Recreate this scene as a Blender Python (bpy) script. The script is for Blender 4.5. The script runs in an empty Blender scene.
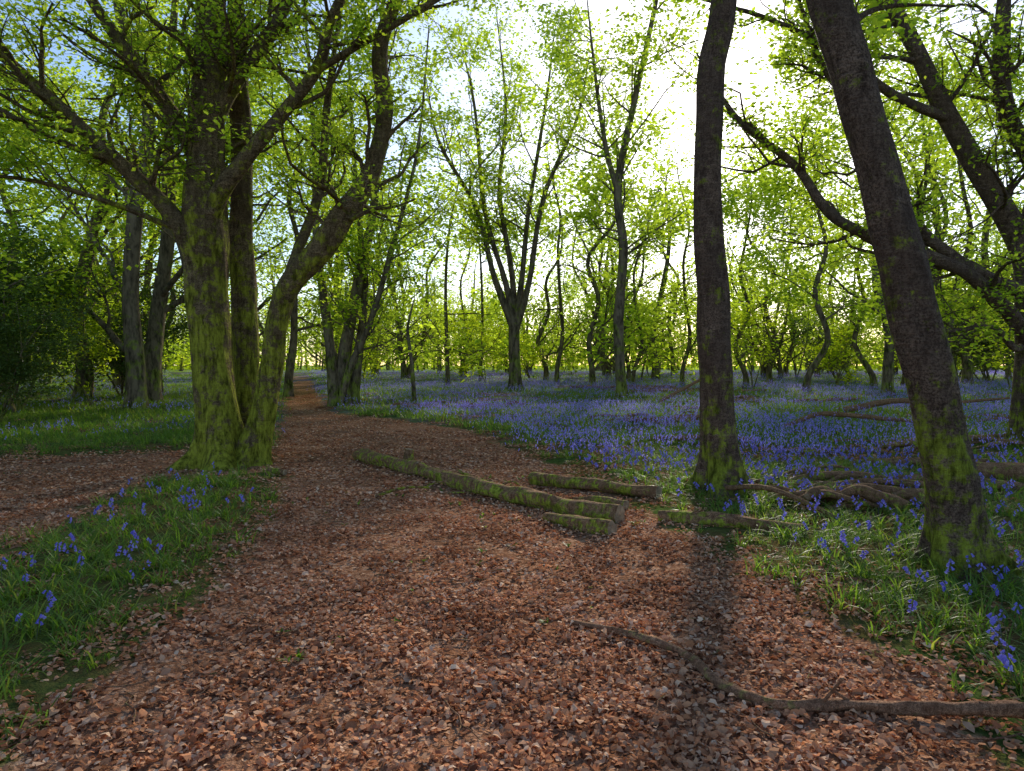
import bpy, math, numpy as np
from mathutils import Vector
R = np.random.RandomState
rng = R(7)
scene = bpy.context.scene
COL = scene.collection

# ------------------------------------------------------------------ terrain
PATH = [(1.98,-3),(1.98,2.77),(1.95,3.26),(1.97,3.97),(1.78,5.33),(1.45,7.05),(1.3,8.4),(.73,10.4),(-.97,15.8),(-3.4,19),
        (-5.7,21.3),(-7.6,27),(-10.1,35),(-13.2,45),(-18,60),(-19.5,60),(-14.4,45),(-11.3,35),(-8.9,27),(-7.3,22),(-5.5,16.2),
        (-4.2,12.1),(-3.35,9.7),(-2.75,8.1),(-2.45,6.6),(-2.1,4.86),(-2.1,3.83),(-2.1,2.9),(-1.9,1),(-1.9,-3)]
SIDE = [(-3.6,10.4),(-5.0,9.6),(-4.9,8),(-4.67,7.0),(-4.5,5.9),(-4.6,4),(-6,1),(-14,1),(-14,12.0),(-9.1,11.6),(-6.3,12.6),(-4.6,12.6)]

def poly_sd(px, py, poly):
    P = np.array(poly, float); Q = np.roll(P, -1, 0)
    d = np.full(px.shape, 1e9); ins = np.zeros(px.shape, bool)
    for (ax, ay), (bx, by) in zip(P, Q):
        ex, ey = bx-ax, by-ay
        t = np.clip(((px-ax)*ex+(py-ay)*ey)/(ex*ex+ey*ey), 0, 1)
        d = np.minimum(d, np.hypot(px-ax-t*ex, py-ay-t*ey))
        c = ((ay > py) != (by > py))
        with np.errstate(divide='ignore', invalid='ignore'):
            xi = ax + (py-ay)*ex/(ey if ey != 0 else 1e-9)
        ins ^= c & (px < xi)
    return np.where(ins, d, -d)

def wob(x, y, f, s=0.):
    return (np.sin(x*f+s)+np.sin(y*f*1.13+1.7*s+.5)+np.sin((x+y)*f*.71+2.1*s)+np.sin((x-1.6*y)*f*.47+s*.6))/4

def sd(x, y):
    x = np.asarray(x, float); y = np.asarray(y, float)
    s = np.maximum(poly_sd(x, y, PATH), poly_sd(x, y, SIDE))
    return s + .16*wob(x, y, 3.1, 1)+.09*wob(x, y, 8.3, 4)

def H(x, y):
    x = np.asarray(x, float); y = np.asarray(y, float)
    z = .014*np.clip(y-12, 0, 48)
    z = z + .05*wob(x, y, .5, 2)+.02*wob(x, y, 1.7, 5)
    s = sd(x, y)
    z = z + .06*np.clip(-s/.8, -1, 1)
    return z
def hz(x, y): return float(H(np.array([x]), np.array([y]))[0])

# ------------------------------------------------------------------ materials
def newmat(name):
    m = bpy.data.materials.new(name); m.use_nodes = True
    nt = m.node_tree; nt.nodes.clear()
    out = nt.nodes.new('ShaderNodeOutputMaterial')
    return m, nt, out
def N(nt, t, **kw):
    n = nt.nodes.new(t)
    for k, v in kw.items(): setattr(n, k, v)
    return n
def ramp(nt, src, stops):
    r = N(nt, 'ShaderNodeValToRGB'); e = r.color_ramp.elements
    while len(e) < len(stops): e.new(.5)
    for i, (p, c) in enumerate(stops):
        e[i].position = p; e[i].color = (*c, 1) if len(c) == 3 else c
    nt.links.new(src, r.inputs[0]); return r.outputs[0]
def noise(nt, vec, scale, detail=5, rough=.6):
    n = N(nt, 'ShaderNodeTexNoise'); n.inputs['Scale'].default_value = scale
    n.inputs['Detail'].default_value = detail; n.inputs['Roughness'].default_value = rough
    nt.links.new(vec, n.inputs['Vector']); return n.outputs['Fac']
def mixc(nt, fac, a, b, mode='MIX'):
    m = N(nt, 'ShaderNodeMix', data_type='RGBA', blend_type=mode)
    for s, v in ((m.inputs[0], fac), (m.inputs[6], a), (m.inputs[7], b)):
        if isinstance(v, (float, int)): s.default_value = v
        elif isinstance(v, tuple): s.default_value = (*v, 1)
        else: nt.links.new(v, s)
    return m.outputs[2]
def math_(nt, op, a, b=None, clamp=False):
    m = N(nt, 'ShaderNodeMath', operation=op, use_clamp=clamp)
    for i, v in enumerate((a, b)):
        if v is None: continue
        if isinstance(v, (float, int)): m.inputs[i].default_value = v
        else: nt.links.new(v, m.inputs[i])
    return m.outputs[0]

def leafmat(name, cols, tr=.5, trcol_gain=(1.6, 1.7, .8), rough=None, patchy=None):
    m, nt, out = newmat(name)
    g = N(nt, 'ShaderNodeNewGeometry'); oi = N(nt, 'ShaderNodeObjectInfo')
    f = math_(nt, 'FRACT', math_(nt, 'ADD', g.outputs['Random Per Island'], oi.outputs['Random']))
    c = ramp(nt, f, [(i/(len(cols)-1), cc) for i, cc in enumerate(cols)])
    if patchy:   # large-scale damp / dry variation
        n = noise(nt, g.outputs['Position'], 1.3, 4, .65)
        c = mixc(nt, 1., c, ramp(nt, n, [(.36, patchy), (.56, (1, 1, 1))]), 'MULTIPLY')
    if rough is None:
        d = N(nt, 'ShaderNodeBsdfDiffuse'); nt.links.new(c, d.inputs[0])
    else:
        d = N(nt, 'ShaderNodeBsdfPrincipled'); d.inputs['Roughness'].default_value = rough
        d.inputs['Specular IOR Level'].default_value = .2
        nt.links.new(c, d.inputs['Base Color'])
    if tr > 0:
        t = N(nt, 'ShaderNodeBsdfTranslucent')
        nt.links.new(mixc(nt, 1., c, tuple(trcol_gain), 'MULTIPLY'), t.inputs[0])
        mx = N(nt, 'ShaderNodeMixShader'); mx.inputs[0].default_value = tr
        nt.links.new(d.outputs[0], mx.inputs[1]); nt.links.new(t.outputs[0], mx.inputs[2])
        nt.links.new(mx.outputs[0], out.inputs[0])
    else: nt.links.new(d.outputs[0], out.inputs[0])
    return m

def barkmat(name, dark, light, moss, mossamt=.5, vs=1., hfall=2.5, det=6, bump=.06):
    m, nt, out = newmat(name)
    tc = N(nt, 'ShaderNodeTexCoord'); g = N(nt, 'ShaderNodeNewGeometry')
    mp = N(nt, 'ShaderNodeMapping'); mp.inputs['Scale'].default_value = (1, 1, .3)
    nt.links.new(tc.outputs['Object'], mp.inputs[0])
    mp2 = N(nt, 'ShaderNodeMapping'); mp2.inputs['Scale'].default_value = (1, 1, 4)
    nt.links.new(tc.outputs['Object'], mp2.inputs[0])
    n1 = noise(nt, mp.outputs[0], 11*vs, det, .75)
    n2 = noise(nt, tc.outputs['Object'], 3.2*vs, det, .75)
    c = ramp(nt, n1, [(.36, dark), (.6, light)])
    sep = N(nt, 'ShaderNodeSeparateXYZ'); nt.links.new(g.outputs['Position'], sep.inputs[0])
    hsum = n1
    if det > 4:
        n3 = noise(nt, mp2.outputs[0], 3.5*vs, 5, .7)
        n4 = noise(nt, tc.outputs['Object'], 45*vs, 4, .7)
        n5 = noise(nt, tc.outputs['Object'], 1.1*vs, 3, .6)
        c = mixc(nt, ramp(nt, n3, [(.5, (0, 0, 0)), (.64, (.7, .7, .7))]), c, tuple(np.array(light)*1.4))
        c = mixc(nt, ramp(nt, n4, [(.42, (.75, .75, .75)), (.55, (0, 0, 0))]), c, tuple(np.array(dark)*.5))
        c = mixc(nt, ramp(nt, n5, [(.4, (.5, .5, .5)), (.6, (0, 0, 0))]), c, tuple(np.array(dark)*.6+np.array(light)*.2))
        hsum = math_(nt, 'ADD', math_(nt, 'ADD', n1, math_(nt, 'MULTIPLY', n4, .45)), n3)
    hf = math_(nt, 'SUBTRACT', 1., math_(nt, 'DIVIDE', sep.outputs[2], hfall), True)
    mf = math_(nt, 'ADD', math_(nt, 'MULTIPLY', hf, .42), math_(nt, 'ADD', math_(nt, 'MULTIPLY', n2, 2.8), mossamt-1.65))
    mf = ramp(nt, mf, [(.38, (0, 0, 0)), (.62, (.95, .95, .95))])
    mc = mixc(nt, ramp(nt, n1, [(.38, (0,0,0)), (.6, (1,1,1))]), tuple(np.array(moss)*.3), tuple(np.array(moss)*1.6))
    c = mixc(nt, mf, c, mc)
    b = N(nt, 'ShaderNodeBsdfPrincipled'); b.inputs['Roughness'].default_value = .9
    b.inputs['Specular IOR Level'].default_value = .08
    nt.links.new(c, b.inputs['Base Color'])
    if det > 4:
        bp = N(nt, 'ShaderNodeBump'); bp.inputs['Strength'].default_value = 1.; bp.inputs['Distance'].default_value = bump
        nt.links.new(hsum, bp.inputs['Height']); nt.links.new(bp.outputs[0], b.inputs['Normal'])
    nt.links.new(b.outputs[0], out.inputs[0])
    return m

M_bark_l = barkmat('bark_mossy_beech', (.11,.07,.035), (.40,.28,.15), (.34,.34,.035), .56, 1.2, 5, 6, bump=.10)
M_bark_r = barkmat('bark_grey_brown', (.10,.06,.045), (.36,.24,.17), (.30,.33,.035), .42, 1.4, 2.4, bump=.09)
M_bark_f = barkmat('bark_woodland', (.06,.045,.03), (.21,.16,.10), (.15,.17,.03), .45, .6, 3, det=3)
M_log = barkmat('log_bark', (.15,.07,.035), (.52,.30,.165), (.30,.33,.035), .36, 2.4, .4, bump=.03)
M_stick = barkmat('stick_bark', (.17,.08,.045), (.50,.27,.16), (.26,.2,.07), .15, 4, .05, bump=.015)
M_leaf = leafmat('beech_leaf_spring', [(.12,.19,.02),(.20,.28,.03),(.27,.36,.05),(.15,.23,.025)], .68, (2.7,2.5,1.2))
M_leaf2 = leafmat('hazel_leaf', [(.15,.22,.02),(.23,.30,.025),(.31,.36,.04)], .68, (2.5,2.4,.9))
M_holly = leafmat('holly_leaf', [(.05,.08,.02),(.08,.12,.03),(.11,.16,.04)], .35, (1.8,2,.8), .35)
M_litter = leafmat('dead_beech_leaf', [(.44,.18,.08),(.70,.34,.18),(.54,.22,.11),(.80,.47,.28),(.19,.08,.045),(.62,.28,.14),(.86,.60,.41),(.32,.12,.06)], .12, (1.2,1.0,.8), patchy=(.66,.60,.57))
M_blade = leafmat('bluebell_blade', [(.07,.14,.02),(.12,.21,.035),(.18,.28,.05),(.08,.17,.025),(.26,.28,.07)], .5, (1.9,1.9,.8), .45)
M_flower = leafmat('bluebell_flower', [(.26,.23,.74),(.36,.32,.84),(.21,.18,.68),(.46,.42,.88)], .4, (1.15,1.1,1.1))
M_stem = leafmat('bluebell_stem', [(.12,.18,.06),(.15,.15,.16)], .2)

def cutmat():
    m, nt, out = newmat('cut_wood')
    tc = N(nt, 'ShaderNodeTexCoord')
    n = noise(nt, tc.outputs['Object'], 14, 6, .7)
    b = N(nt, 'ShaderNodeBsdfPrincipled'); b.inputs['Roughness'].default_value = .9
    nt.links.new(ramp(nt, n, [(.3, (.12,.08,.045)), (.7, (.48,.34,.20))]), b.inputs['Base Color'])
    nt.links.new(b.outputs[0], out.inputs[0]); return m
M_cut = cutmat()

def groundmat():
    m, nt, out = newmat('woodland_floor')
    g = N(nt, 'ShaderNodeNewGeometry'); pos = g.outputs['Position']
    a = N(nt, 'ShaderNodeAttribute', attribute_name='path')
    vo = N(nt, 'ShaderNodeTexVoronoi'); vo.inputs['Scale'].default_value = 30
    nt.links.new(pos, vo.inputs['Vector'])
    sepc = N(nt, 'ShaderNodeSeparateColor'); nt.links.new(vo.outputs['Color'], sepc.inputs[0])
    lit = ramp(nt, sepc.outputs[0], [(0, (.17,.07,.035)), (.35, (.36,.17,.09)), (.7, (.52,.27,.155)), (1, (.66,.41,.27))])
    nf = noise(nt, pos, 60, 4); n1 = noise(nt, pos, 1.1, 6, .65); n2 = noise(nt, pos, 5, 5); n3 = noise(nt, pos, .35, 5, .65)
    lit = mixc(nt, ramp(nt, nf, [(.35, (.75,.75,.75)), (.55, (0,0,0))]), lit, (.12,.06,.04))
    lit = mixc(nt, ramp(nt, n1, [(.42, (0,0,0)), (.7, (.6,.6,.6))]), lit, (.20,.10,.06))
    gr = ramp(nt, noise(nt, pos, 14, 6, .7), [(.3, (.04,.055,.015)), (.5, (.08,.12,.03)), (.7, (.14,.20,.045))])
    gr = mixc(nt, ramp(nt, n1, [(.42, (0,0,0)), (.62, (.75,.75,.75))]), gr, (.2,.10,.05))
    sp = N(nt, 'ShaderNodeSeparateXYZ'); nt.links.new(pos, sp.inputs[0])
    far = math_(nt, 'MULTIPLY', math_(nt, 'SUBTRACT', sp.outputs[1], 12.), .05, True)
    far2 = math_(nt, 'MULTIPLY', math_(nt, 'SUBTRACT', 85., sp.outputs[1]), .08, True)
    bl = ramp(nt, math_(nt, 'ADD', math_(nt, 'MULTIPLY', n3, .6), math_(nt, 'MULTIPLY', n2, .4)), [(.44, (0,0,0)), (.57, (.55,.55,.55))])
    bf = math_(nt, 'MULTIPLY', math_(nt, 'MULTIPLY', bl, far), far2)
    gr = mixc(nt, bf, gr, (.30,.27,.57))
    field = math_(nt, 'MULTIPLY', math_(nt, 'SUBTRACT', sp.outputs[1], 75.), .1, True)
    gr = mixc(nt, field, gr, (.30,.40,.08))
    mk = math_(nt, 'ADD', math_(nt, 'MULTIPLY', a.outputs['Fac'], 1.3), n2)
    mk = ramp(nt, mk, [(.4, (0,0,0)), (.6, (1,1,1))])
    c = mixc(nt, mk, gr, lit)
    b = N(nt, 'ShaderNodeBsdfDiffuse')
    nt.links.new(c, b.inputs[0])
    bp = N(nt, 'ShaderNodeBump'); bp.inputs['Strength'].default_value = .8; bp.inputs['Distance'].default_value = .03
    nt.links.new(math_(nt, 'ADD', nf, sepc.outputs[1]), bp.inputs['Height']); nt.links.new(bp.outputs[0], b.inputs['Normal'])
    nt.links.new(b.outputs[0], out.inputs[0]); return m
M_ground = groundmat()

# ------------------------------------------------------------------ mesh builder
class TB:
    def __init__(s): s.v=[]; s.f=[]; s.m=[]; s.sm=[]; s.n=0; s.lp=[]; s.ls=[]
    def add(s, V, F, mat=0, smooth=True):
        s.v.append(V); s.f.append(F+s.n); s.n += len(V)
        s.m.append(np.full(len(F), mat, np.int32)); s.sm.append(np.full(len(F), smooth, bool))
    def tube(s, P, r, sides=6, mat=0, rough=0., flare=0., fh=.5, ph=0., fz=0., cap=None):
        P = np.asarray(P, float); r = np.asarray(r, float); n = len(P)
        T = np.gradient(P, axis=0); T /= np.linalg.norm(T, axis=1)[:, None]+1e-9
        mt = T.mean(0); ref = np.eye(3)[np.argmin(np.abs(mt))]
        A = np.cross(T, ref); A /= np.linalg.norm(A, axis=1)[:, None]+1e-9
        B = np.cross(T, A)
        th = np.linspace(0, 2*np.pi, sides, endpoint=False)
        RR = np.repeat(r[:, None], sides, 1)
        arc = np.concatenate([[0], np.cumsum(np.linalg.norm(np.diff(P, axis=0), axis=1))])
        if rough:
            k = 1/max(r.max()*6, .05)
            a2 = arc[:, None]*k
            RR = RR*(1+rough*(np.sin(3*th+ph+a2*2.1)*.5+np.sin(2*th-a2*3.3+ph*2)*.5+np.sin(5*th+a2*5+ph*3)*.35+np.sin(a2*9+th+ph)*.35+np.sin(9*th+a2*11+ph)*.15))
        if flare:
            hh = np.maximum(P[:, 2]-fz, 0)[:, None]
            e = np.exp(-hh/fh)
            RR = RR*(1+flare*e*(.75+.5*np.cos(5*th+ph)+.35*np.cos(3*th+2*ph)+.15*np.cos(8*th+ph)))
        V = P[:, None]+RR[..., None]*(np.cos(th)[None, :, None]*A[:, None]+np.sin(th)[None, :, None]*B[:, None])
        i = np.arange(n-1)[:, None]*sides; j = np.arange(sides)[None]; j2 = (j+1) % sides
        F = np.stack([i+j, i+j2, i+sides+j2, i+sides+j], -1).reshape(-1, 4)
        s.add(V.reshape(-1, 3), F, mat, True)
        if cap is not None:
            for e, rg in ((0, V[0]), (-1, V[-1])):
                c = P[e]; inner = c+(rg-c)*.45-T[e]*(.012 if e == 0 else -.012)*0.5; tiny = c+(rg-c)*.01
                VV = np.concatenate([rg, inner, tiny]); jj = np.arange(sides); k2 = (jj+1) % sides
                FF = np.concatenate([np.stack([o+jj, o+k2, o+sides+k2, o+sides+jj], -1) for o in (0, sides)])
                s.add(VV, FF, cap, False)
    def leaves(s, P, size): s.lp.append(P); s.ls.append(size)
    def flush_leaves(s, g, mat=1, flat=.45):
        if not s.lp: return
        P = np.concatenate(s.lp); S = np.concatenate(s.ls)[:, None]; n = len(P)
        d = g.normal(size=(n, 3)); d[:, 2] = d[:, 2]*flat-.2; d /= np.linalg.norm(d, axis=1)[:, None]
        u = g.normal(size=(n, 3))*flat; u[:, 2] += 1
        w = np.cross(d, u); w /= np.linalg.norm(w, axis=1)[:, None]+1e-9
        nn = np.cross(w, d)
        V = np.stack([P, P+d*S*.45+w*S*.32+nn*S*.07, P+d*S, P+d*S*.45-w*S*.32+nn*S*.07], 1).reshape(-1, 3)
        F = np.arange(n*4).reshape(-1, 4)
        s.add(V, F, mat, False); s.lp = []; s.ls = []
    def mesh(s, name, mats):
        V = np.concatenate(s.v); F = np.concatenate(s.f)
        me = bpy.data.meshes.new(name)
        me.vertices.add(len(V)); me.vertices.foreach_set('co', V.astype(np.float32).ravel())
        me.loops.add(F.size); me.loops.foreach_set('vertex_index', F.astype(np.int32).ravel())
        me.polygons.add(len(F)); me.polygons.foreach_set('loop_start', np.arange(0, F.size, 4, dtype=np.int32))
        for m in mats: me.materials.append(m)
        me.polygons.foreach_set('material_index', np.concatenate(s.m))
        me.polygons.foreach_set('use_smooth', np.concatenate(s.sm))
        me.update(calc_edges=True); return me
def obj(name, me, loc=(0,0,0), rz=0, sc=1, link=True):
    o = bpy.data.objects.new(name, me); o.location = loc; o.rotation_euler[2] = rz; o.scale = (sc,)*3 if np.isscalar(sc) else sc
    if link: COL.objects.link(o)
    return o
def cat(P, n):
    P = np.asarray(P, float); K = len(P)
    Q = np.vstack([2*P[0]-P[1], P, 2*P[-1]-P[-2]])
    t = np.linspace(0, K-1-1e-6, n); i = t.astype(int); u = (t-i)[:, None]
    a, b, c, d = Q[i], Q[i+1], Q[i+2], Q[i+3]
    return .5*((2*b)+(-a+c)*u+(2*a-5*b+4*c-d)*u**2+(-a+3*b-3*c+d)*u**3)
def unit(v): return v/(np.linalg.norm(v)+1e-9)

def grow(T, p, d, L, r, lvl, maxl, g, cfg):
    n = 6 if lvl <= 1 else 4
    pts = [p]; d = unit(np.array(d, float))
    for i in range(n):
        d = unit(d+g.normal(size=3)*cfg['wig']+np.array([0, 0, cfg['up'] if lvl < maxl else 0.]))
        p = p+d*L/n; pts.append(p)
    pts = np.array(pts); rr = np.linspace(r, r*.3, n+1)
    if r > cfg.get('rmin', .004): T.tube(pts, rr, 7 if r > .08 else (5 if r > .02 else 3))
    if lvl < maxl:
        for k in range(cfg['kids'][lvl]):
            t = g.uniform(.2, 1); i = t*n; a = int(min(i, n-1)); q = pts[a]+(pts[a+1]-pts[a])*(i-a)
            dd = unit(pts[a+1]-pts[a]); s = g.normal(size=3); s[2] *= cfg['flat']; s = unit(s-dd*np.dot(s, dd))
            an = g.uniform(.5, 1.1)
            grow(T, q, dd*math.cos(an)+s*math.sin(an), max(L*g.uniform(.35, .62)*(1.15-.4*t), cfg.get('minl', 0)), max(r*(1-.65*t)*.55, .004), lvl+1, maxl, g, cfg)
    if lvl >= maxl-1 and cfg['nl']:
        m = int(cfg['nl']*(1 if lvl == maxl else .5))
        t = g.uniform(0.1, 1.05, m)*n; a = np.minimum(t.astype(int), n-1)
        q = pts[a]+(pts[a+1]-pts[a])*(t-a)[:, None]
        q = q+g.normal(size=(m, 3))*np.array([1, 1, .45])*cfg['sp']
        T.leaves(q, cfg['ls']*g.uniform(.6, 1.25, m))

def limb(T, pts, rad, g, sides=16, seg=.12, rough=.06, flare=0, fh=.5, fz=0, twigs=0, t0=.25, cfg=None, tl=2., zmin=None):
    P = np.array(pts, float); L = np.linalg.norm(np.diff(P, axis=0), axis=1).sum()
    n = max(int(L/seg), 6)
    C = cat(np.column_stack([P, rad]), n)
    T.tube(C[:, :3], np.maximum(C[:, 3], .004), sides, 0, rough, flare, fh, g.uniform(0, 6), fz)
    for k in range(twigs):
        t = g.uniform(t0, 1); i = int(t*(n-2)); q = C[i, :3]
        if zmin and q[2] < zmin: continue
        dd = unit(C[i+1, :3]-C[i, :3]); s = g.normal(size=3); s[2] = abs(s[2])*.35; s = unit(s-dd*np.dot(s, dd))
        an = g.uniform(.6, 1.2)
        grow(T, q, dd*math.cos(an)+s*math.sin(an), tl*g.uniform(.5, 1.2), min(C[i, 3]*.45, .045), 1, 3, g, cfg)

# ------------------------------------------------------------------ ground sheet
def axis(lo, hi, st, far, f=1.12):
    a = list(np.arange(lo, hi+st/2, st)); s = st
    while a[-1] < far: s *= f; a.append(a[-1]+s)
    s = st
    b = []
    x = a[0]
    while x > -far*.999 and x > lo-far: s *= f; x -= s; b.append(x)
    return np.array(b[::-1]+a)
xs = axis(-10, 10, .14, 900); ys = axis(1, 24, .14, 1200)
ys = ys[ys > -60]
X, Y = np.meshgrid(xs, ys); xf, yf = X.ravel(), Y.ravel()
Z = H(xf, yf)+.012*wob(xf, yf, 11, 3)
nx, ny = len(xs), len(ys)
i = np.arange(ny-1)[:, None]*nx; j = np.arange(nx-1)[None]
T = TB(); T.add(np.column_stack([xf, yf, Z]), np.stack([i+j, i+j+1, i+nx+j+1, i+nx+j], -1).reshape(-1, 4), 0, True)
gm = T.mesh('ground', [M_ground]); at = gm.attributes.new('path', 'FLOAT', 'POINT'); at.data.foreach_set('value', np.clip(sd(xf, yf), -3, 3).astype(np.float32))
obj('ground', gm)

# ------------------------------------------------------------------ hero trees
CFG = dict(wig=.22, up=.05, kids=[0, 5, 4, 0], flat=.35, nl=9, sp=.11, ls=.088)
def finish(T, name, mats, g, flat=.45):
    T.flush_leaves(g, 1, flat); return obj(name, T.mesh(name, mats))

g = R(11); T = TB()   # big multi-stemmed beech, left
c = CFG
b0 = hz(-4.8, 11.3)
limb(T, [(-4.82,11.3,-.25),(-4.83,11.3,.5),(-4.97,11.3,1.85),(-5.03,11.3,3.0),(-5.06,11.3,4.0),(-5.05,11.35,5.16),(-4.97,11.4,6.65),(-5.0,11.5,7.7),(-5.1,11.6,10),(-5.0,11.6,13)],
     [.40,.36,.32,.32,.35,.28,.24,.20,.14,.05], g, 52, .05, .11, 1.0, .30, b0, 20, .5, c, 2.4)
limb(T, [(-4.35,11.2,-.25),(-4.15,11.2,.5),(-4.0,11.15,1.05),(-3.82,11.1,2.2),(-3.64,11.1,2.85),(-3.2,11.05,3.34),(-2.76,11,3.9),(-2.25,11,4.66),(-2.02,11,5.65),(-2.1,11,6.65),(-1.75,11,7.7),(-1.3,11,10)],
     [.26,.21,.18,.17,.19,.20,.18,.15,.13,.11,.09,.03], g, 32, .06, .12, .8, .28, b0, 14, .5, c, 2.)
limb(T, [(-4.75,12.0,-.2),(-4.7,12.0,.3),(-4.67,12,1.86),(-4.73,12,3.6),(-4.7,12,5.4),(-4.78,12,8),(-4.6,12,12)],
     [.30,.26,.22,.2,.18,.14,.04], g, 20, .1, .08, .4, .35, b0, 12, .5, c, 2.)
limb(T, [(-5.1,11.2,3.3),(-5.3,11.1,3.75),(-5.66,11,4.25),(-6.3,10.8,4.9),(-7.07,10.6,5.65),(-7.8,10.4,6.4),(-8.5,10.2,7.3),(-9.5,10,8.4)],
     [.22,.16,.13,.115,.10,.08,.065,.03], g, 16, .08, .07, twigs=26, t0=.2, cfg=c, tl=1.9)
limb(T, [(-5.0,11.2,3.9),(-4.7,11.1,4.4),(-4.25,11,4.9),(-3.67,10.9,5.5),(-3.0,10.7,6.2),(-2.8,10.6,6.8),(-2.35,10.5,7.7),(-2,10.4,9)],
     [.2,.15,.12,.105,.09,.075,.06,.02], g, 14, .08, .07, twigs=12, t0=.4, cfg=c, tl=1.8)
limb(T, [(-3.1,10.7,6.1),(-2.5,10.6,6.4),(-1.85,10.4,6.65),(-.7,10.2,7.2),(.5,10,7.7),(1.5,9.8,8)],
     [.06,.055,.05,.04,.03,.01], g, 8, .1, .05, twigs=10, t0=.2, cfg=c, tl=1.4)
limb(T, [(-5.1,11.3,4.9),(-5.4,11.2,5.5),(-5.74,11,6.07),(-6.3,10.8,6.9),(-6.7,10.6,7.7),(-7.2,10.4,9)],
     [.15,.13,.11,.09,.07,.02], g, 12, .1, .06, twigs=16, t0=.2, cfg=c, tl=1.8)
limb(T, [(-4.95,11.3,5.4),(-4.6,11.3,6.1),(-3.95,11.2,6.9),(-3.5,11.2,7.7),(-2.9,11.2,9)],
     [.14,.12,.1,.08,.02], g, 12, .1, .06, twigs=12, t0=.2, cfg=c, tl=1.8)
limb(T, [(-3.75,11.1,2.6),(-3.6,11.4,3.4),(-3.3,11.8,4.6),(-3.2,12,6.2),(-3.0,12.2,8)],
     [.1,.09,.08,.06,.02], g, 10, .1, .06, twigs=8, t0=.3, cfg=c, tl=1.5)
limb(T, [(-5.3,11.1,3.75),(-6.2,10.5,4.1),(-7.1,10,4.3),(-8,9.6,4.25)], [.05,.04,.03,.01], g, 6, .1, .05, twigs=10, t0=.2, cfg=c, tl=1.2)
limb(T, [(-6.2,10.8,4.8),(-6.9,10.2,5.0),(-7.8,9.6,5.6),(-8.3,9.2,6.2)], [.06,.05,.035,.01], g, 6, .1, .05, twigs=9, t0=.2, cfg=c, tl=1.3)
finish(T, 'beech_tree', [M_bark_l, M_leaf], g)

g = R(12); T = TB()   # slender trunk right of centre
b0 = hz(2.52, 8.1)
limb(T, [(2.52,8.1,-.2),(2.50,8.1,.3),(2.44,8.1,1.2),(2.37,8.1,2.4),(2.30,8.1,3.55),(2.34,8.1,5.0),(2.48,8.1,5.9),(2.6,8.1,8),(2.7,8.1,12)],
     [.24,.22,.2,.18,.165,.15,.145,.12,.04], g, 44, .04, .075, .9, .26, b0, 14, .55, dict(CFG, nl=10), 2.3, 6.2)
finish(T, 'oak_tree', [M_bark_r, M_leaf], g)

g = R(13); T = TB()   # leaning trunk far right
b0 = hz(3.36, 5.1)
limb(T, [(3.42,5.1,-.2),(3.36,5.1,.25),(3.27,5.1,.8),(3.08,5.12,1.7),(2.84,5.15,2.7),(2.58,5.2,3.7),(2.36,5.25,4.5),(2.0,5.3,6.5),(1.7,5.3,10)],
     [.2,.185,.175,.165,.155,.145,.14,.12,.04], g, 48, .03, .08, .7, .2, b0, 8, .6, dict(CFG, nl=8), 2.2, 5.6)
limb(T, [(2.5,5.2,3.95),(2.7,5.4,4.3),(3.1,5.6,4.5),(3.7,5.8,4.6)], [.03,.025,.018,.008], g, 6, .1, .05, twigs=3, t0=.4, cfg=dict(CFG, nl=5), tl=.6)
finish(T, 'oak_tree', [M_bark_r, M_leaf], g)

g = R(14); T = TB()   # spreading tree at right edge
c = dict(CFG, nl=8, ls=.10)
b0 = hz(10, 13)
limb(T, [(10.0,13,-.2),(9.95,13,.4),(9.9,13,2),(9.75,13,3.6),(9.1,13,4.8),(8.2,13,6.3),(7.5,13,7.7),(7,13,8.7),(6.6,13,11)],
     [.36,.33,.28,.25,.2,.17,.14,.12,.03], g, 20, .1, .07, .5, .35, b0, 20, .35, c, 2.6)
limb(T, [(9.8,12.8,1.9),(9.0,12.4,2.55),(7.87,12,3.25),(6.64,12,3.7),(5.6,12,4.2),(4.9,12,5.1),(3.9,12,5.9),(3.2,12,7)],
     [.16,.13,.115,.10,.085,.07,.05,.015], g, 14, .1, .12, twigs=20, t0=.2, cfg=c, tl=1.9)
limb(T, [(9.85,13,3.0),(9.0,12.6,3.1),(7.9,12.4,3.6),(7.0,12.4,4.5),(6.6,12.4,5.8),(5.6,12.4,6.9),(5,12.4,8.5)],
     [.15,.12,.10,.09,.08,.06,.02], g, 12, .1, .12, twigs=18, t0=.2, cfg=c, tl=1.9)
limb(T, [(9.75,13,3.8),(9.9,13,5.2),(9.3,13,6.4),(9.2,13,8),(9.4,13,11)], [.2,.17,.15,.13,.04], g, 12, .1, .07, twigs=16, t0=.2, cfg=c, tl=2.)
limb(T, [(8.3,13,6.2),(7.0,12.6,6.5),(5.8,12.4,7.2),(4.4,12,7.6),(3,12,8)], [.09,.08,.06,.04,.02], g, 10, .1, .1, twigs=16, t0=.2, cfg=c, tl=1.8)
limb(T, [(9.9,13,2.2),(9.3,12.6,1.9),(8.6,12.3,2.3),(7.6,12,2.2),(6.8,11.8,2.7)], [.08,.065,.05,.04,.015], g, 10, .1, .12, twigs=8, t0=.3, cfg=c, tl=1.3)
finish(T, 'beech_tree', [M_bark_r, M_leaf], g)

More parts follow.
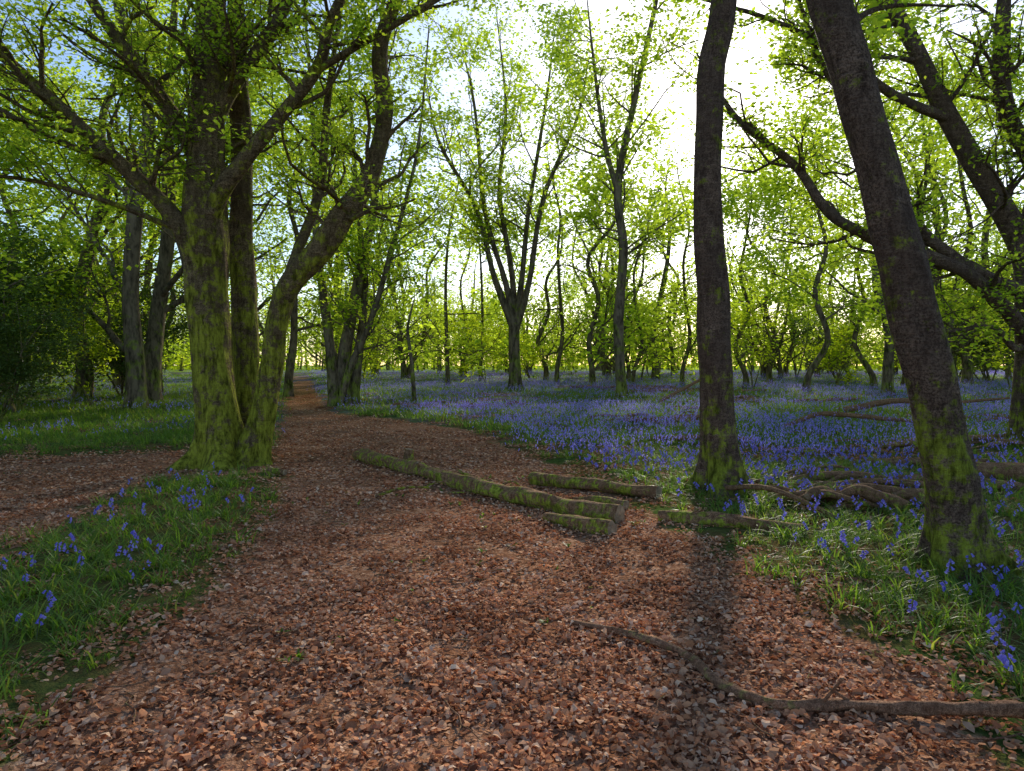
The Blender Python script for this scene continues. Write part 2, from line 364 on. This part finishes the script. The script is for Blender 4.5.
CM = dict(wig=.15, up=.07, kids=[0, 5, 4, 0], flat=.4, nl=9, sp=.24, ls=.18, minl=.6, rmin=.0045)
g = R(15); T = TB()   # fan-shaped tree in the centre
b0 = hz(.15, 33)
limb(T, [(.15,33,b0-.2),(.15,33,b0+.4),(.12,33,2),(.1,33,3.6)], [.36,.29,.26,.28], g, 16, .2, .07, .4, .5, b0)
for q in ([(.1,33,3.2),(-.3,33,5.5),(-1.3,33,9),(-1.8,33,14),(-2.7,33,18)], [(.1,33,3.2),(0,33.3,6),(-.6,33.4,10),(-.3,33.4,14),(-.8,33.4,19)],
          [(.1,33,3.2),(.45,33,5.5),(.8,33,9),(1.6,33,14),(2.1,33,18)], [(.15,33,3.2),(.8,32.7,5.5),(1.5,32.4,9.5),(3.0,32,13),(3.6,32,16)],
          [(.05,33,3.4),(-.9,32.8,6),(-1.7,32.5,9),(-3.4,32,12),(-4.0,32,15)]):
    limb(T, q, [.2,.14,.11,.07,.015], g, 10, .3, .07, twigs=17, t0=.35, cfg=CM, tl=3.)
finish(T, 'beech_tree', [M_bark_f, M_leaf], g)

g = R(16); T = TB()
b0 = hz(4.35, 27)
limb(T, [(4.35,27,b0-.2),(4.33,27,b0+.5),(4.2,27,3.2),(4.38,27,6.1),(4.15,27,8.5),(4.74,27,11.7),(5.65,27,16),(6,27,19)], [.26,.21,.2,.18,.16,.12,.08,.02], g, 14, .2, .05, .3, .4, b0, 24, .4, CM, 3.)
limb(T, [(4.15,27,8.4),(3.7,27,10),(3.3,27,12.5),(2.9,27,16)], [.12,.10,.07,.02], g, 8, .3, .05, twigs=14, t0=.3, cfg=CM, tl=2.6)
finish(T, 'beech_tree', [M_bark_f, M_leaf], g)

g = R(17); T = TB()   # multi-stem left of centre
b0 = hz(-6., 24.5)
for q, r in (([(-6.1,24.5,b0-.2),(-6.0,24.5,2),(-5.5,24.5,4.5),(-4.9,24.5,7.5),(-4.7,24.5,12),(-4.4,24.5,17)], .26),
             ([(-5.8,24.7,b0-.2),(-5.6,24.7,1.6),(-5.3,24.7,4.5),(-5.6,24.7,8),(-6,24.7,16)], .2),
             ([(-6.3,24.3,b0-.2),(-6.5,24.3,2.5),(-6.9,24.3,6),(-7.0,24.3,10),(-7.4,24.3,16)], .2),
             ([(-6.0,24.2,b0-.2),(-5.8,24,1.2),(-4.9,23.8,3.2),(-4.0,23.6,6),(-3.2,23.4,9),(-2.8,23.4,13)], .15)):
    limb(T, q, list(r*np.linspace(1.1, .15, len(q))), g, 12, .2, .07, .4, .4, b0, 14, .3, CM, 2.5)
finish(T, 'beech_tree', [M_bark_f, M_leaf], g)

# ------------------------------------------------------------------ woodland variants
def variant(seed, Hh, r, stems, first, spread, nl=10, ls=.19, nlimb=16, rmin=.0045):
    g = R(seed); T = TB(); cfg = dict(wig=.17, up=.05, kids=[5, 4, 3, 0], flat=.4, nl=nl, sp=.3, ls=ls, minl=.9, rmin=rmin)
    for s in range(stems):
        a = g.uniform(0, 6.28); lean = spread*g.uniform(.5, 1.3) if stems > 1 else spread*g.uniform(0.1, .9)
        o = np.array([math.cos(a), math.sin(a), 0]); b = o*(r*.8 if stems > 1 else 0)
        hh = Hh*g.uniform(.8, 1.05)
        P = [b+o*lean*t**1.3+np.array([g.normal()*.34, g.normal()*.34, 0])*(t > .1)*(.5+t)+np.array([0, 0, hh*t-.25]) for t in (0, .08, .2, .35, .5, .65, .85, 1)]
        rr = r*np.array([1.15, 1., .88, .78, .65, .5, .28, .06])*(.75 if stems > 1 else 1)
        C = cat(np.column_stack([P, rr]), 30); C[:, 3] = np.maximum(C[:, 3], .01)
        T.tube(C[:, :3], C[:, 3], 9, 0, .06, .4, .35, g.uniform(0, 6), 0)
        for k in range(nlimb//stems):
            t = g.uniform(first, .97); i = int(t*28); q = C[i, :3]
            az = g.uniform(0, 6.28); el = g.uniform(.1, .8)
            d = np.array([math.cos(az)*math.cos(el), math.sin(az)*math.cos(el), math.sin(el)])
            grow(T, q, d, Hh*.24*(1.45-t)*g.uniform(.7, 1.3), C[i, 3]*.45, 0 if stems == 1 else 1, 3, g, cfg)
    T.flush_leaves(g, 1)
    return T.mesh('woodland_tree_mesh', [M_bark_f, M_leaf])
SP = [(21, 17, .24, 1, .20, 2.0, 12), (22, 15, .18, 1, .25, 1.4, 11), (23, 18, .30, 1, .22, 2.5, 13), (24, 15, .24, 4, .25, 3.2, 44), (25, 14, .13, 1, .3, 2.4, 10), (26, 16, .2, 3, .22, 2.6, 42)]
VAR = [variant(a, h, r, s, f, sp, 8, .20, nlb) for a, h, r, s, f, sp, nlb in SP]
VARF = [variant(a+50, h, r*.9, s, max(f-.1, .1), sp, 3.3, .31, nlb, .012) for a, h, r, s, f, sp, nlb in SP+SP[1:3]]
def sapling(seed, Hh, mat, nl, ls, stems, dens=8, lean=.35):
    g = R(seed); T = TB(); cfg = dict(wig=.16, up=.03, kids=[0, 5, 4, 0], flat=.25, nl=nl, sp=.16, ls=ls, minl=.5, rmin=.0045)
    for s in range(stems):
        a = g.uniform(0, 6.28); d = np.array([math.cos(a)*lean, math.sin(a)*lean, 1])
        P = [np.array([0, 0, -.15])]; dd = unit(d); h1 = Hh*g.uniform(.7, 1.15)
        for k in range(6): dd = unit(dd+g.normal(size=3)*.14+np.array([0, 0, .05])); P.append(P[-1]+dd*h1/6*g.uniform(.8, 1.1))
        limb(T, P, list(np.linspace(.045, .01, 7)), g, 6, .2, .05, twigs=dens, t0=.15, cfg=cfg, tl=Hh*.3)
    T.flush_leaves(g, 1, .4)
    return T.mesh('shrub_mesh', [M_bark_f, mat])
HAZ = [sapling(31, 6.5, M_leaf2, 5, .19, 3, 8, .25), sapling(32, 8, M_leaf2, 5, .2, 2, 12, .2), sapling(33, 5, M_leaf2, 5, .18, 3, 7, .45)]
HOL = [sapling(34, 5.5, M_holly, 8, .14, 6, 11), sapling(35, 4.5, M_holly, 8, .13, 6, 9)]

fixed = [(-12.7,24,2,1),(-11.6,21,0,1.15),(4.2,36,1,1),(14.9,27,1,1.1),(12,35,4,1),(15.5,41,1,1),(-7.8,50,3,1),(-4,54,4,1.1),(29,45,2,1.15),
         (9.5,38,4,1),(-15,19,4,1),(-17,27,2,1),(-9.5,29,1,1),(-13.8,33,0,1),(-20,35,3,1),(19.5,31,5,1),(22,38,0,1),(7.3,44,5,1),(-2,44,4,1),
         (-21,22,5,1),(24,26,2,1),(17,20.5,4,1.1),(-7.9,33,4,1.1),(2.3,47,1,1),(-10.5,40,5,.9),(10.5,50,2,1),
         (-18.5,24,4,1.1),(-23,31,1,1.1),(-15.5,30,4,1),(2.6,39,4,1.1),(6.6,37,4,.9),(-3.6,38,4,1),(13.4,31,4,1.1),(18,34,4,1.1)]
g = R(40)
for x, y, v, s in fixed:
    obj('beech_tree', (VAR if y < 36 else VARF)[v], (x, y, hz(x, y)), g.uniform(0, 6.28), s)
placed = [(a, b) for a, b, _, _ in fixed]+[(.15,33),(4.35,27),(-6,24.5)]
k = 0
while k < 120:
    y = g.uniform(38, 112); x = g.uniform(-.85*y-6, .85*y+6)
    if abs(x+.31*y) < 1.8 or min(math.hypot(x-a, y-b) for a, b in placed) < 1.8: continue
    if wob(x, y, .16, 5) < -.3: continue
    if abs(x/y-.31) < .05 and y < 60: k += 1; continue
    placed.append((x, y)); k += 1
    obj('beech_tree', VARF[g.randint(8)], (x, y, hz(x, y)), g.uniform(0, 6.28), g.uniform(.6, 1.2))
for k in range(85):
    y = g.uniform(44, 105); x = g.uniform(-.85*y-4, .85*y+4)
    if abs(x+.31*y) < 1.6: continue
    obj('hazel_shrub', HAZ[g.randint(3)], (x, y, hz(x, y)), g.uniform(0, 6.28), g.uniform(.6, 1.3))
for x, y, s in ((-14.5,20,1),(-17.5,23,1.1),(-20,20,1.1),(-16,28,1.1),(-23,27,1.2),(-12.6,16.6,.6),(-26,33,1.3),(28,40,1),(34,52,1.1),(21,44,.8)):
    obj('holly_bush', HOL[int(s*10) % 2], (x, y, hz(x, y)), x, s)
for x, y, s in ((-19,30,1),(22,30,.8),(27,33,1),(12,34,.7),(-9,36,.7),(-1.5,40,.6),(17,36,.9),(-13.5,22,.6),(-17,18,.6)):
    obj('hazel_shrub', HAZ[int(abs(x)) % 3], (x, y, hz(x, y)), x, s)
# far edge of the wood: one mass of foliage and trunks, 110-170 m away
g = R(45); T = TB()
n = 46000; cx = g.uniform(-150, 150, 420); cy = g.uniform(112, 165, 420); chh = g.uniform(3, 13, 420)*(1+.5*wob(cx, cy, .05, 2))
ci = g.randint(0, 420, n)
P = np.column_stack([cx[ci]+g.normal(size=n)*2.2, cy[ci]+g.normal(size=n)*2.2, .6+chh[ci]*g.uniform(0, 1, n)**.8+g.normal(size=n)*.4])
T.leaves(P, g.uniform(.45, .95, n))
for a, b, h_ in zip(cx, cy, chh):
    T.tube(np.array([[a, b, 0], [a+g.normal()*.4, b, h_*.5], [a+g.normal()*.8, b, h_*1.3]]), [.22, .17, .04], 5)
T.flush_leaves(g, 1, .6)
obj('distant_treeline', T.mesh('distant_treeline', [M_bark_f, M_leaf2]))

# ------------------------------------------------------------------ logs and sticks
def log(name, pts, rad, seed, sides=20, mat=M_log, rough=.09, seg=.06, stubs=0, sink=.0):
    g = R(seed); T = TB(); P = np.array(pts, float)
    P[:, 2] += H(P[:, 0], P[:, 1])-sink
    L = np.linalg.norm(np.diff(P, axis=0), axis=1).sum(); n = max(int(L/seg), 8)
    C = cat(np.column_stack([P, rad]), n)
    C[:, :3] += np.column_stack([np.sin(np.arange(n)*.31*seg/.06+seed), np.cos(np.arange(n)*.23*seg/.06+seed), np.sin(np.arange(n)*.4*seg/.06)*.5])*C[:, 3:4]*.13
    T.tube(C[:, :3], C[:, 3], sides, 0, rough, ph=seed, cap=1)
    for s in range(stubs):
        i = g.randint(2, n-2); d = g.normal(size=3); d[2] = abs(d[2]); d = unit(d)
        l = g.uniform(.08, .2); rs = C[i, 3]*.35
        T.tube(np.array([C[i, :3]+d*l*t for t in (0, .5, 1)]), [rs, rs*.8, rs*.6], 7, 0, .1, cap=1)
    return obj(name, T.mesh(name, [mat, M_cut]))
log('fallen_log', [(-2.65,11.8,.08),(-1.5,10.2,.08),(-.3,8.5,.09),(1.08,6.85,.08)], [.12,.105,.10,.09], 1, rough=.18, stubs=4)
log('fallen_log', [(.35,7.1,.05),(.65,6.78,.06),(.95,6.42,.06)], [.05,.078,.075], 2, 20, M_log, rough=.14)
log('fallen_log', [(.28,9.4,.07),(.9,8.75,.08),(1.7,7.9,.07)], [.09,.075,.07], 3, rough=.18, stubs=2)
log('fallen_log', [(.75,7.95,.04),(1.0,7.7,.05),(1.25,7.45,.05)], [.05,.06,.055], 4, rough=.16)
log('fallen_log', [(1.5,6.85,.03),(2.05,6.5,.05),(2.65,6.1,.03)], [.07,.07,.05], 5, rough=.18, stubs=2)
log('fallen_log', [(5.7,9.3,.12),(6.5,8.8,.15),(7.5,8.2,.15)], [.13,.14,.13], 6)
log('fallen_branch', [(2.45,7.8,.12),(2.75,7.2,.22),(3.15,6.55,.05)], [.03,.028,.02], 7, 8)
log('fallen_branch', [(.38,4.32,.03),(.76,4.06,.04),(.99,3.81,.03),(1.06,3.45,.03),(1.24,3.22,.035),(1.56,3.15,.035),(1.87,3.07,.04),(2.2,2.92,.09),(2.7,2.8,.1)],
    [.017,.022,.026,.028,.026,.027,.029,.031,.032], 8, 14, M_stick, .2, .025, stubs=3)
log('fallen_branch', [(6.2,15.5,.1),(7.2,15.8,.35),(8.5,15.6,.25),(9.8,16.3,.1)], [.05,.06,.05,.03], 12, 8, stubs=3)
log('fallen_branch', [(9.5,19.5,.1),(10.8,19.2,.4),(12.2,19.6,.3),(14,19.2,.5)], [.09,.08,.06,.03], 13, 8, stubs=3)
log('fallen_branch', [(2.5,13.6,.05),(3.6,13.2,.15),(4.9,13.5,.08)], [.05,.05,.03], 14, 8, stubs=2)
log('fallen_branch', [(5.2,24,.1),(6.8,24.4,.9),(7.6,24.2,1.3)], [.06,.05,.02], 15, 8, stubs=2)
log('fallen_branch', [(5.3,10.6,.05),(6.4,10.3,.12),(7.4,10.6,.08)], [.06,.06,.04], 16, 8, stubs=2)
log('fallen_log', [(-3.55,9.9,.05),(-3.25,9.75,.05)], [.05,.045], 9)
log('tree_stump', [(-1.75,11.5,-.05),(-1.73,11.5,.22)], [.10,.07], 10)
log('dead_sapling', [(-3.3,23,-.1),(-3.35,23,1.2),(-3.5,23,2.6),(-3.3,23,3.6)], [.09,.07,.05,.02], 11, 8, M_bark_f)
def pile(name, cx, cy, n, spread, L, r, seed):
    g = R(seed); T = TB()
    for k in range(n):
        a = g.uniform(-.7, .7)+(math.pi if g.rand() < .5 else 0); l = L*g.uniform(.4, 1); rr = r*g.uniform(.2, 1)
        c0 = np.array([cx+g.normal()*spread, cy+g.normal()*spread*.6, 0]); d = np.array([math.cos(a), math.sin(a), 0])
        P = np.array([c0+d*l*t for t in (-.5, -.15, .2, .5)]); P[:, 2] = H(P[:, 0], P[:, 1])+rr*.8+np.array([0, .6, .9, .6])*g.uniform(0, .16)
        P += g.normal(size=P.shape)*min(rr*.3, .02)
        C = cat(np.column_stack([P, rr*np.array([1, .95, .8, .6])]), 22)
        T.tube(C[:, :3], C[:, 3], 11, 0, .13, ph=g.uniform(0, 6), cap=1)
    obj(name, T.mesh(name, [M_log, M_cut]))
pile('deadwood_pile', 3.85, 7.4, 16, .45, 1.2, .08, 1)
pile('deadwood_pile', 4.9, 8.6, 12, .6, 1.8, .07, 2)
pile('deadwood_pile', 3.7, 17.2, 22, .8, 1.8, .06, 3)
pile('deadwood_pile', 9.5, 24.5, 14, 1.4, 3., .07, 4)
pile('deadwood_pile', -2.3, 22.5, 10, .9, 2., .07, 5)
pile('deadwood_pile', 8.6, 13, 12, .9, 2.6, .07, 6)
pile('deadwood_pile', 6.5, 33, 12, 1.8, 4, .09, 7)
pile('deadwood_pile', -.6, 8.9, 6, .4, .8, .03, 8)
pile('deadwood_pile', 14, 17, 10, 1.3, 3., .08, 9)
pile('deadwood_pile', 6.3, 12.2, 9, .8, 1.6, .04, 10)
pile('deadwood_pile', 5.5, 20.5, 10, 1., 2., .05, 11)

# ------------------------------------------------------------------ scatter templates
def blade(T, p, az, L, w, droop, mat=0, segs=4):
    o = np.array([math.cos(az), math.sin(az), 0]); s = np.array([-o[1], o[0], 0]); V = []
    for k in range(segs+1):
        t = k/segs
        c = p+o*L*(t*math.cos(1.35-droop*t*.6))+np.array([0, 0, L*(t-.28*droop*t*t)])
        ww = w*(.7+.6*t-1.28*t*t)
        V += [c-s*ww, c+s*ww]
    F = np.array([[2*k, 2*k+1, 2*k+3, 2*k+2] for k in range(segs)])
    T.add(np.array(V), F, mat, True)
def stalk(T, p, Hh, az, nb, g, sz=1.):
    o = np.array([math.cos(az), math.sin(az), 0])
    P = np.array([p+o*Hh*.28*t**2.5+np.array([0, 0, Hh*(t-.12*t**5)]) for t in np.linspace(0, 1, 7)])
    T.tube(P, np.linspace(.0028, .0015, 7)*sz, 3, 2)
    for k in range(nb):
        t = .58+.42*k/nb; a = az+g.normal()*.9; q = p+o*Hh*.28*t**2.5+np.array([0, 0, Hh*(t-.12*t**5)])
        d = np.array([math.cos(a)*.6, math.sin(a)*.6, -.75]); q = q+np.array([math.cos(a), math.sin(a), 0])*.012*sz
        l = .024*sz*g.uniform(.8, 1.15)
        T.tube(np.array([q, q+d*l*.35, q+d*l*.8, q+d*l*1.05]), np.array([.003, .0065, .0065, .0115])*sz, 5, 1)
def coll(name, objs):
    c = bpy.data.collections.new(name)
    for o in objs: c.objects.link(o)
    return c
def tmpl(f, n, name, mats):
    L = []
    for k in range(n):
        T = TB(); f(T, R(100+k)); L.append(obj(name+'_part', T.mesh(name, mats), link=False))
    return coll(name+'_parts', L)
def f_tuft(T, g):
    for k in range(14): 
        a = g.uniform(0, 6.28); p = np.array([g.normal()*.04, g.normal()*.04, -.01])
        blade(T, p, a, g.uniform(.10, .26), g.uniform(.0035, .0085), g.uniform(.8, 2.4), 0, 3)
def f_tuft_far(T, g):
    for k in range(28):
        a = g.uniform(0, 6.28); p = np.array([g.normal()*.2, g.normal()*.2, -.01])
        blade(T, p, a, g.uniform(.12, .26), g.uniform(.009, .015), g.uniform(.6, 1.8), 0, 2)
def f_bell(T, g):
    stalk(T, np.array([0, 0, 0]), g.uniform(.18, .32), g.uniform(0, 6.28), g.randint(4, 9), g, 1.)
def f_bell_far(T, g):
    for k in range(10):
        p = np.array([g.normal()*.32, g.normal()*.32, g.uniform(.17, .30)])
        for q in range(4):
            c = p+g.normal(size=3)*np.array([.012, .012, .025]); a = g.uniform(0, 6.28); o = np.array([math.cos(a), math.sin(a), 0]); w = g.uniform(.011, .017)
            T.add(np.array([c-o*w*.6, c+np.array([0, 0, w*1.2]), c+o*w*.6, c-np.array([0, 0, w*1.2])]), np.array([[0, 1, 2, 3]]), 1, False)
def mk_litter(nleaf, lo, hi, rad, simple):
    def f(T, g):
        for k in range(nleaf):
            r_ = rad*math.sqrt(g.rand()); a = g.uniform(0, 6.28); p = np.array([r_*math.cos(a), r_*math.sin(a), g.uniform(.001, .018)])
            l = g.uniform(lo, hi)*(1 if g.rand() < .8 else 1.3); w = l*g.uniform(.24, .40); az = g.uniform(0, 6.28); e = g.normal()*.26; ro = g.normal()*.4
            d = np.array([math.cos(az)*math.cos(e), math.sin(az)*math.cos(e), math.sin(e)]); s = unit(np.cross([0, 0, 1], d)); n_ = np.cross(d, s)
            s, n_ = s*math.cos(ro)+n_*math.sin(ro), n_*math.cos(ro)-s*math.sin(ro)
            if simple:
                T.add(np.array([p-d*l*.5, p+s*w, p+d*l*.5, p-s*w]), np.array([[0, 1, 2, 3]]), 0, False); continue
            cu = g.normal()*.25; fo = g.uniform(-.1, .5); V = []
            for t, ww in ((0, .08), (.3, .9), (.68, .85), (1, .04)):
                c = p+d*l*(t-.5)+n_*l*cu*(4*t*(1-t)); V += [c-s*w*ww+n_*w*ww*fo, c, c+s*w*ww+n_*w*ww*fo*g.uniform(.6, 1.3)]
            V = np.array(V); V[:, 2] = np.maximum(V[:, 2], -.005)
            F = []
            for i in range(3):
                b = 3*i; F += [[b, b+1, b+4, b+3], [b+1, b+2, b+5, b+4]]
            T.add(V, np.array(F), 0, False)
    return f
def f_twig(T, g):
    L = g.uniform(.12, .5); P = np.array([[t*L, 0, .02] for t in np.linspace(-.5, .5, 6)])+g.normal(size=(6, 3))*np.array([0, .012, .004])
    T.tube(P, np.linspace(.005, .002, 6), 5, 0)
    if g.rand() < .6: T.tube(P[3]+np.outer(np.linspace(0, 1, 4), [L*.3, L*.2*g.choice([-1, 1]), .01]), [.003, .0025, .002, .001], 4, 0)
def f_weed(T, g):
    for k in range(7):
        a = g.uniform(0, 6.28); blade(T, np.zeros(3), a, g.uniform(.03, .08), g.uniform(.006, .012), g.uniform(1., 2.2), 0, 3)
C_tuft = tmpl(f_tuft, 6, 'bluebell_leaves_tuft', [M_blade]); C_tuftf = tmpl(f_tuft_far, 5, 'undergrowth_tuft', [M_blade])
C_bell = tmpl(f_bell, 10, 'bluebell', [M_blade, M_flower, M_stem]); C_bellf = tmpl(f_bell_far, 6, 'bluebell_clump', [M_blade, M_flower])
C_lit = tmpl(mk_litter(44, .016, .048, .16, False), 9, 'dead_leaves', [M_litter]); C_litf = tmpl(mk_litter(40, .03, .06, .24, True), 6, 'dead_leaf_patch', [M_litter])
C_twig = tmpl(f_twig, 8, 'twig', [M_stick]); C_weed = tmpl(f_weed, 4, 'seedling', [M_blade])

def scatter(name, xy, col, ncol, smin, smax, seed, tilt=.12, dz=0., real=True):
    g = R(seed); n = len(xy); P = np.column_stack([xy, H(xy[:, 0], xy[:, 1])+.012*wob(xy[:, 0], xy[:, 1], 11, 3)+dz]).astype(np.float32)
    me = bpy.data.meshes.new(name); me.vertices.add(n); me.vertices.foreach_set('co', P.ravel())
    rot = np.column_stack([g.normal(size=n)*tilt, g.normal(size=n)*tilt, g.uniform(0, 6.28, n)]).astype(np.float32)
    a = me.attributes.new('rot', 'FLOAT_VECTOR', 'POINT'); a.data.foreach_set('vector', rot.ravel())
    a = me.attributes.new('scl', 'FLOAT', 'POINT'); a.data.foreach_set('value', g.uniform(smin, smax, n).astype(np.float32))
    a = me.attributes.new('idx', 'INT', 'POINT'); a.data.foreach_set('value', g.randint(0, ncol, n).astype(np.int32))
    o = obj(name, me)
    ng = bpy.data.node_groups.new(name+'_scatter', 'GeometryNodeTree')
    ng.interface.new_socket('Geometry', in_out='INPUT', socket_type='NodeSocketGeometry')
    ng.interface.new_socket('Geometry', in_out='OUTPUT', socket_type='NodeSocketGeometry')
    gi = ng.nodes.new('NodeGroupInput'); go = ng.nodes.new('NodeGroupOutput')
    ci = ng.nodes.new('GeometryNodeCollectionInfo'); ci.inputs['Collection'].default_value = col
    ci.inputs['Separate Children'].default_value = True; ci.inputs['Reset Children'].default_value = True
    ip = ng.nodes.new('GeometryNodeInstanceOnPoints'); ip.inputs['Pick Instance'].default_value = True
    def na(nm, dt):
        q = ng.nodes.new('GeometryNodeInputNamedAttribute'); q.data_type = dt; q.inputs['Name'].default_value = nm
        return [s for s in q.outputs if s.enabled][0]
    L = ng.links
    L.new(gi.outputs[0], ip.inputs['Points']); L.new(ci.outputs[0], ip.inputs['Instance'])
    L.new(na('idx', 'INT'), ip.inputs['Instance Index']); L.new(na('rot', 'FLOAT_VECTOR'), ip.inputs['Rotation']); L.new(na('scl', 'FLOAT'), ip.inputs['Scale'])
    if real:
        ri = ng.nodes.new('GeometryNodeRealizeInstances'); L.new(ip.outputs[0], ri.inputs[0]); L.new(ri.outputs[0], go.inputs[0])
    else: L.new(ip.outputs[0], go.inputs[0])
    md = o.modifiers.new('scatter', 'NODES'); md.node_group = ng
    return o
def pts(y0, y1, dens, seed, k=.85, m=2.):
    g = R(seed); w = k*y1+m; n = int((y1-y0)*2*w*dens)
    y = g.uniform(y0, y1, n); x = g.uniform(-w, w, n); q = np.abs(x) < k*y+m
    return np.column_stack([x[q], y[q]]), g
def patch(x, y): return wob(x, y, .9, 3)*.5+wob(x, y, 2.3, 6)*.35+wob(x, y, .33, 8)*.5
def litsel(p, g):
    s = sd(p[:, 0], p[:, 1]); bare = patch(p[:, 0]+9, p[:, 1]) < -.35
    return p[(s > -.05) | ((s > -.5) & (g.rand(len(p)) < .45)) | (g.rand(len(p)) < .12) | (bare & (g.rand(len(p)) < .45))]
A = []
for y0, y1, d in ((1.2, 5, 60), (5, 8.5, 34)):
    p, g = pts(y0, y1, d, int(y0*10)+1, .8, 1.); A.append(litsel(p, g))
scatter('leaf_litter', np.concatenate(A), C_lit, 9, .85, 1.25, 61, .03)
A = []
for y0, y1, d in ((8.5, 16, 17), (16, 32, 7)):
    p, g = pts(y0, y1, d, int(y0*10)+1, .8, 1.); A.append(litsel(p, g))
scatter('leaf_litter', np.concatenate(A), C_litf, 6, .85, 1.25, 68, .03)
p, g = pts(1.5, 14, 8, 62); s = sd(p[:, 0], p[:, 1]); scatter('twigs', p[s > -1.6], C_twig, 8, .4, 1.2, 62, .05)
p, g = pts(1.8, 12, 5, 63); s = sd(p[:, 0], p[:, 1]); q = (s > 0) & (patch(p[:, 0]*2, p[:, 1]*2) > .2); scatter('seedlings', p[q], C_weed, 4, .5, 1.2, 63)
A = []
for y0, y1, d in ((1.5, 6, 80), (6, 11, 48), (11, 15, 28)):
    p, g = pts(y0, y1, d, int(y0*10)+5, .8, 1.5); s = sd(p[:, 0], p[:, 1]); pr = np.clip(-s/.6, 0, 1)
    bare = np.clip((patch(p[:, 0]+9, p[:, 1])+.6)*1.8, .06, 1)
    A.append(p[(g.rand(len(p)) < pr*bare)])
scatter('bluebell_leaves', np.concatenate(A), C_tuft, 6, .5, 1.15, 64)
A = []
for y0, y1, d in ((13, 24, 11), (24, 42, 5), (42, 62, 2)):
    p, g = pts(y0, y1, d, int(y0*10)+6); s = sd(p[:, 0], p[:, 1]); q = s < -.3
    bare = np.clip((patch(p[:, 0]+9, p[:, 1])+.6)*2, .1, 1)
    A.append(p[q & (g.rand(len(p)) < bare)])
scatter('undergrowth', np.concatenate(A), C_tuftf, 5, .6, 1.15, 65)
A = []
for y0, y1, d in ((1.8, 6, 50), (6, 12, 48)):
    p, g = pts(y0, y1, d, int(y0*10)+7, .8, 1.); s = sd(p[:, 0], p[:, 1]); x = p[:, 0]
    pr = np.where(x > 0, np.clip(.45+.6*patch(p[:, 0], p[:, 1]), .3, 1), .17)*np.clip((-s-.15)/.6, 0, 1)
    A.append(p[g.rand(len(p)) < pr])
scatter('bluebells', np.concatenate(A), C_bell, 10, .75, 1.1, 66, real=False)
A = []
for y0, y1, d in ((11, 22, 9), (22, 40, 6), (40, 75, 2.6)):
    p, g = pts(y0, y1, d, int(y0*10)+8); s = sd(p[:, 0], p[:, 1]); x, y = p.T
    right = x > -.31*y+1.
    pr = np.clip(.45+1.0*patch(p[:, 0], p[:, 1]), .08, 1)*np.where(right, 1, .15)*(s < -.4)
    A.append(p[g.rand(len(p)) < pr])
scatter('distant_bluebells', np.concatenate(A), C_bellf, 6, .8, 1.2, 67)

# ------------------------------------------------------------------ light, sky, camera
EL, AZ = math.radians(23), math.radians(17)
w = bpy.data.worlds.new('World'); scene.world = w; w.use_nodes = True
nt = w.node_tree; bg = nt.nodes['Background']
sk = nt.nodes.new('ShaderNodeTexSky'); sk.sky_type = 'NISHITA'; sk.sun_disc = False
sk.sun_elevation = EL; sk.sun_rotation = AZ; sk.air_density = 1.; sk.dust_density = .7; sk.ozone_density = 2.5
nt.links.new(sk.outputs[0], bg.inputs[0]); bg.inputs[1].default_value = .2
sv = Vector((math.sin(AZ)*math.cos(EL), math.cos(AZ)*math.cos(EL), math.sin(EL)))
ld = bpy.data.lights.new('sun', 'SUN'); ld.energy = 5; ld.angle = math.radians(3.); ld.color = (1, .92, .77)
lo = bpy.data.objects.new('sun', ld); lo.rotation_euler = sv.to_track_quat('Z', 'Y').to_euler(); lo.location = sv*100; COL.objects.link(lo)
cd = bpy.data.cameras.new('camera'); cd.lens = 24; cd.sensor_width = 36; cd.clip_end = 3000; cd.clip_start = .05
co = bpy.data.objects.new('camera', cd); co.location = (0, 0, 1.6); co.rotation_euler = (math.radians(90-1.72), 0, 0); COL.objects.link(co)
scene.camera = co
scene.view_settings.view_transform = 'Standard'; scene.view_settings.look = 'None'; scene.view_settings.exposure = 0
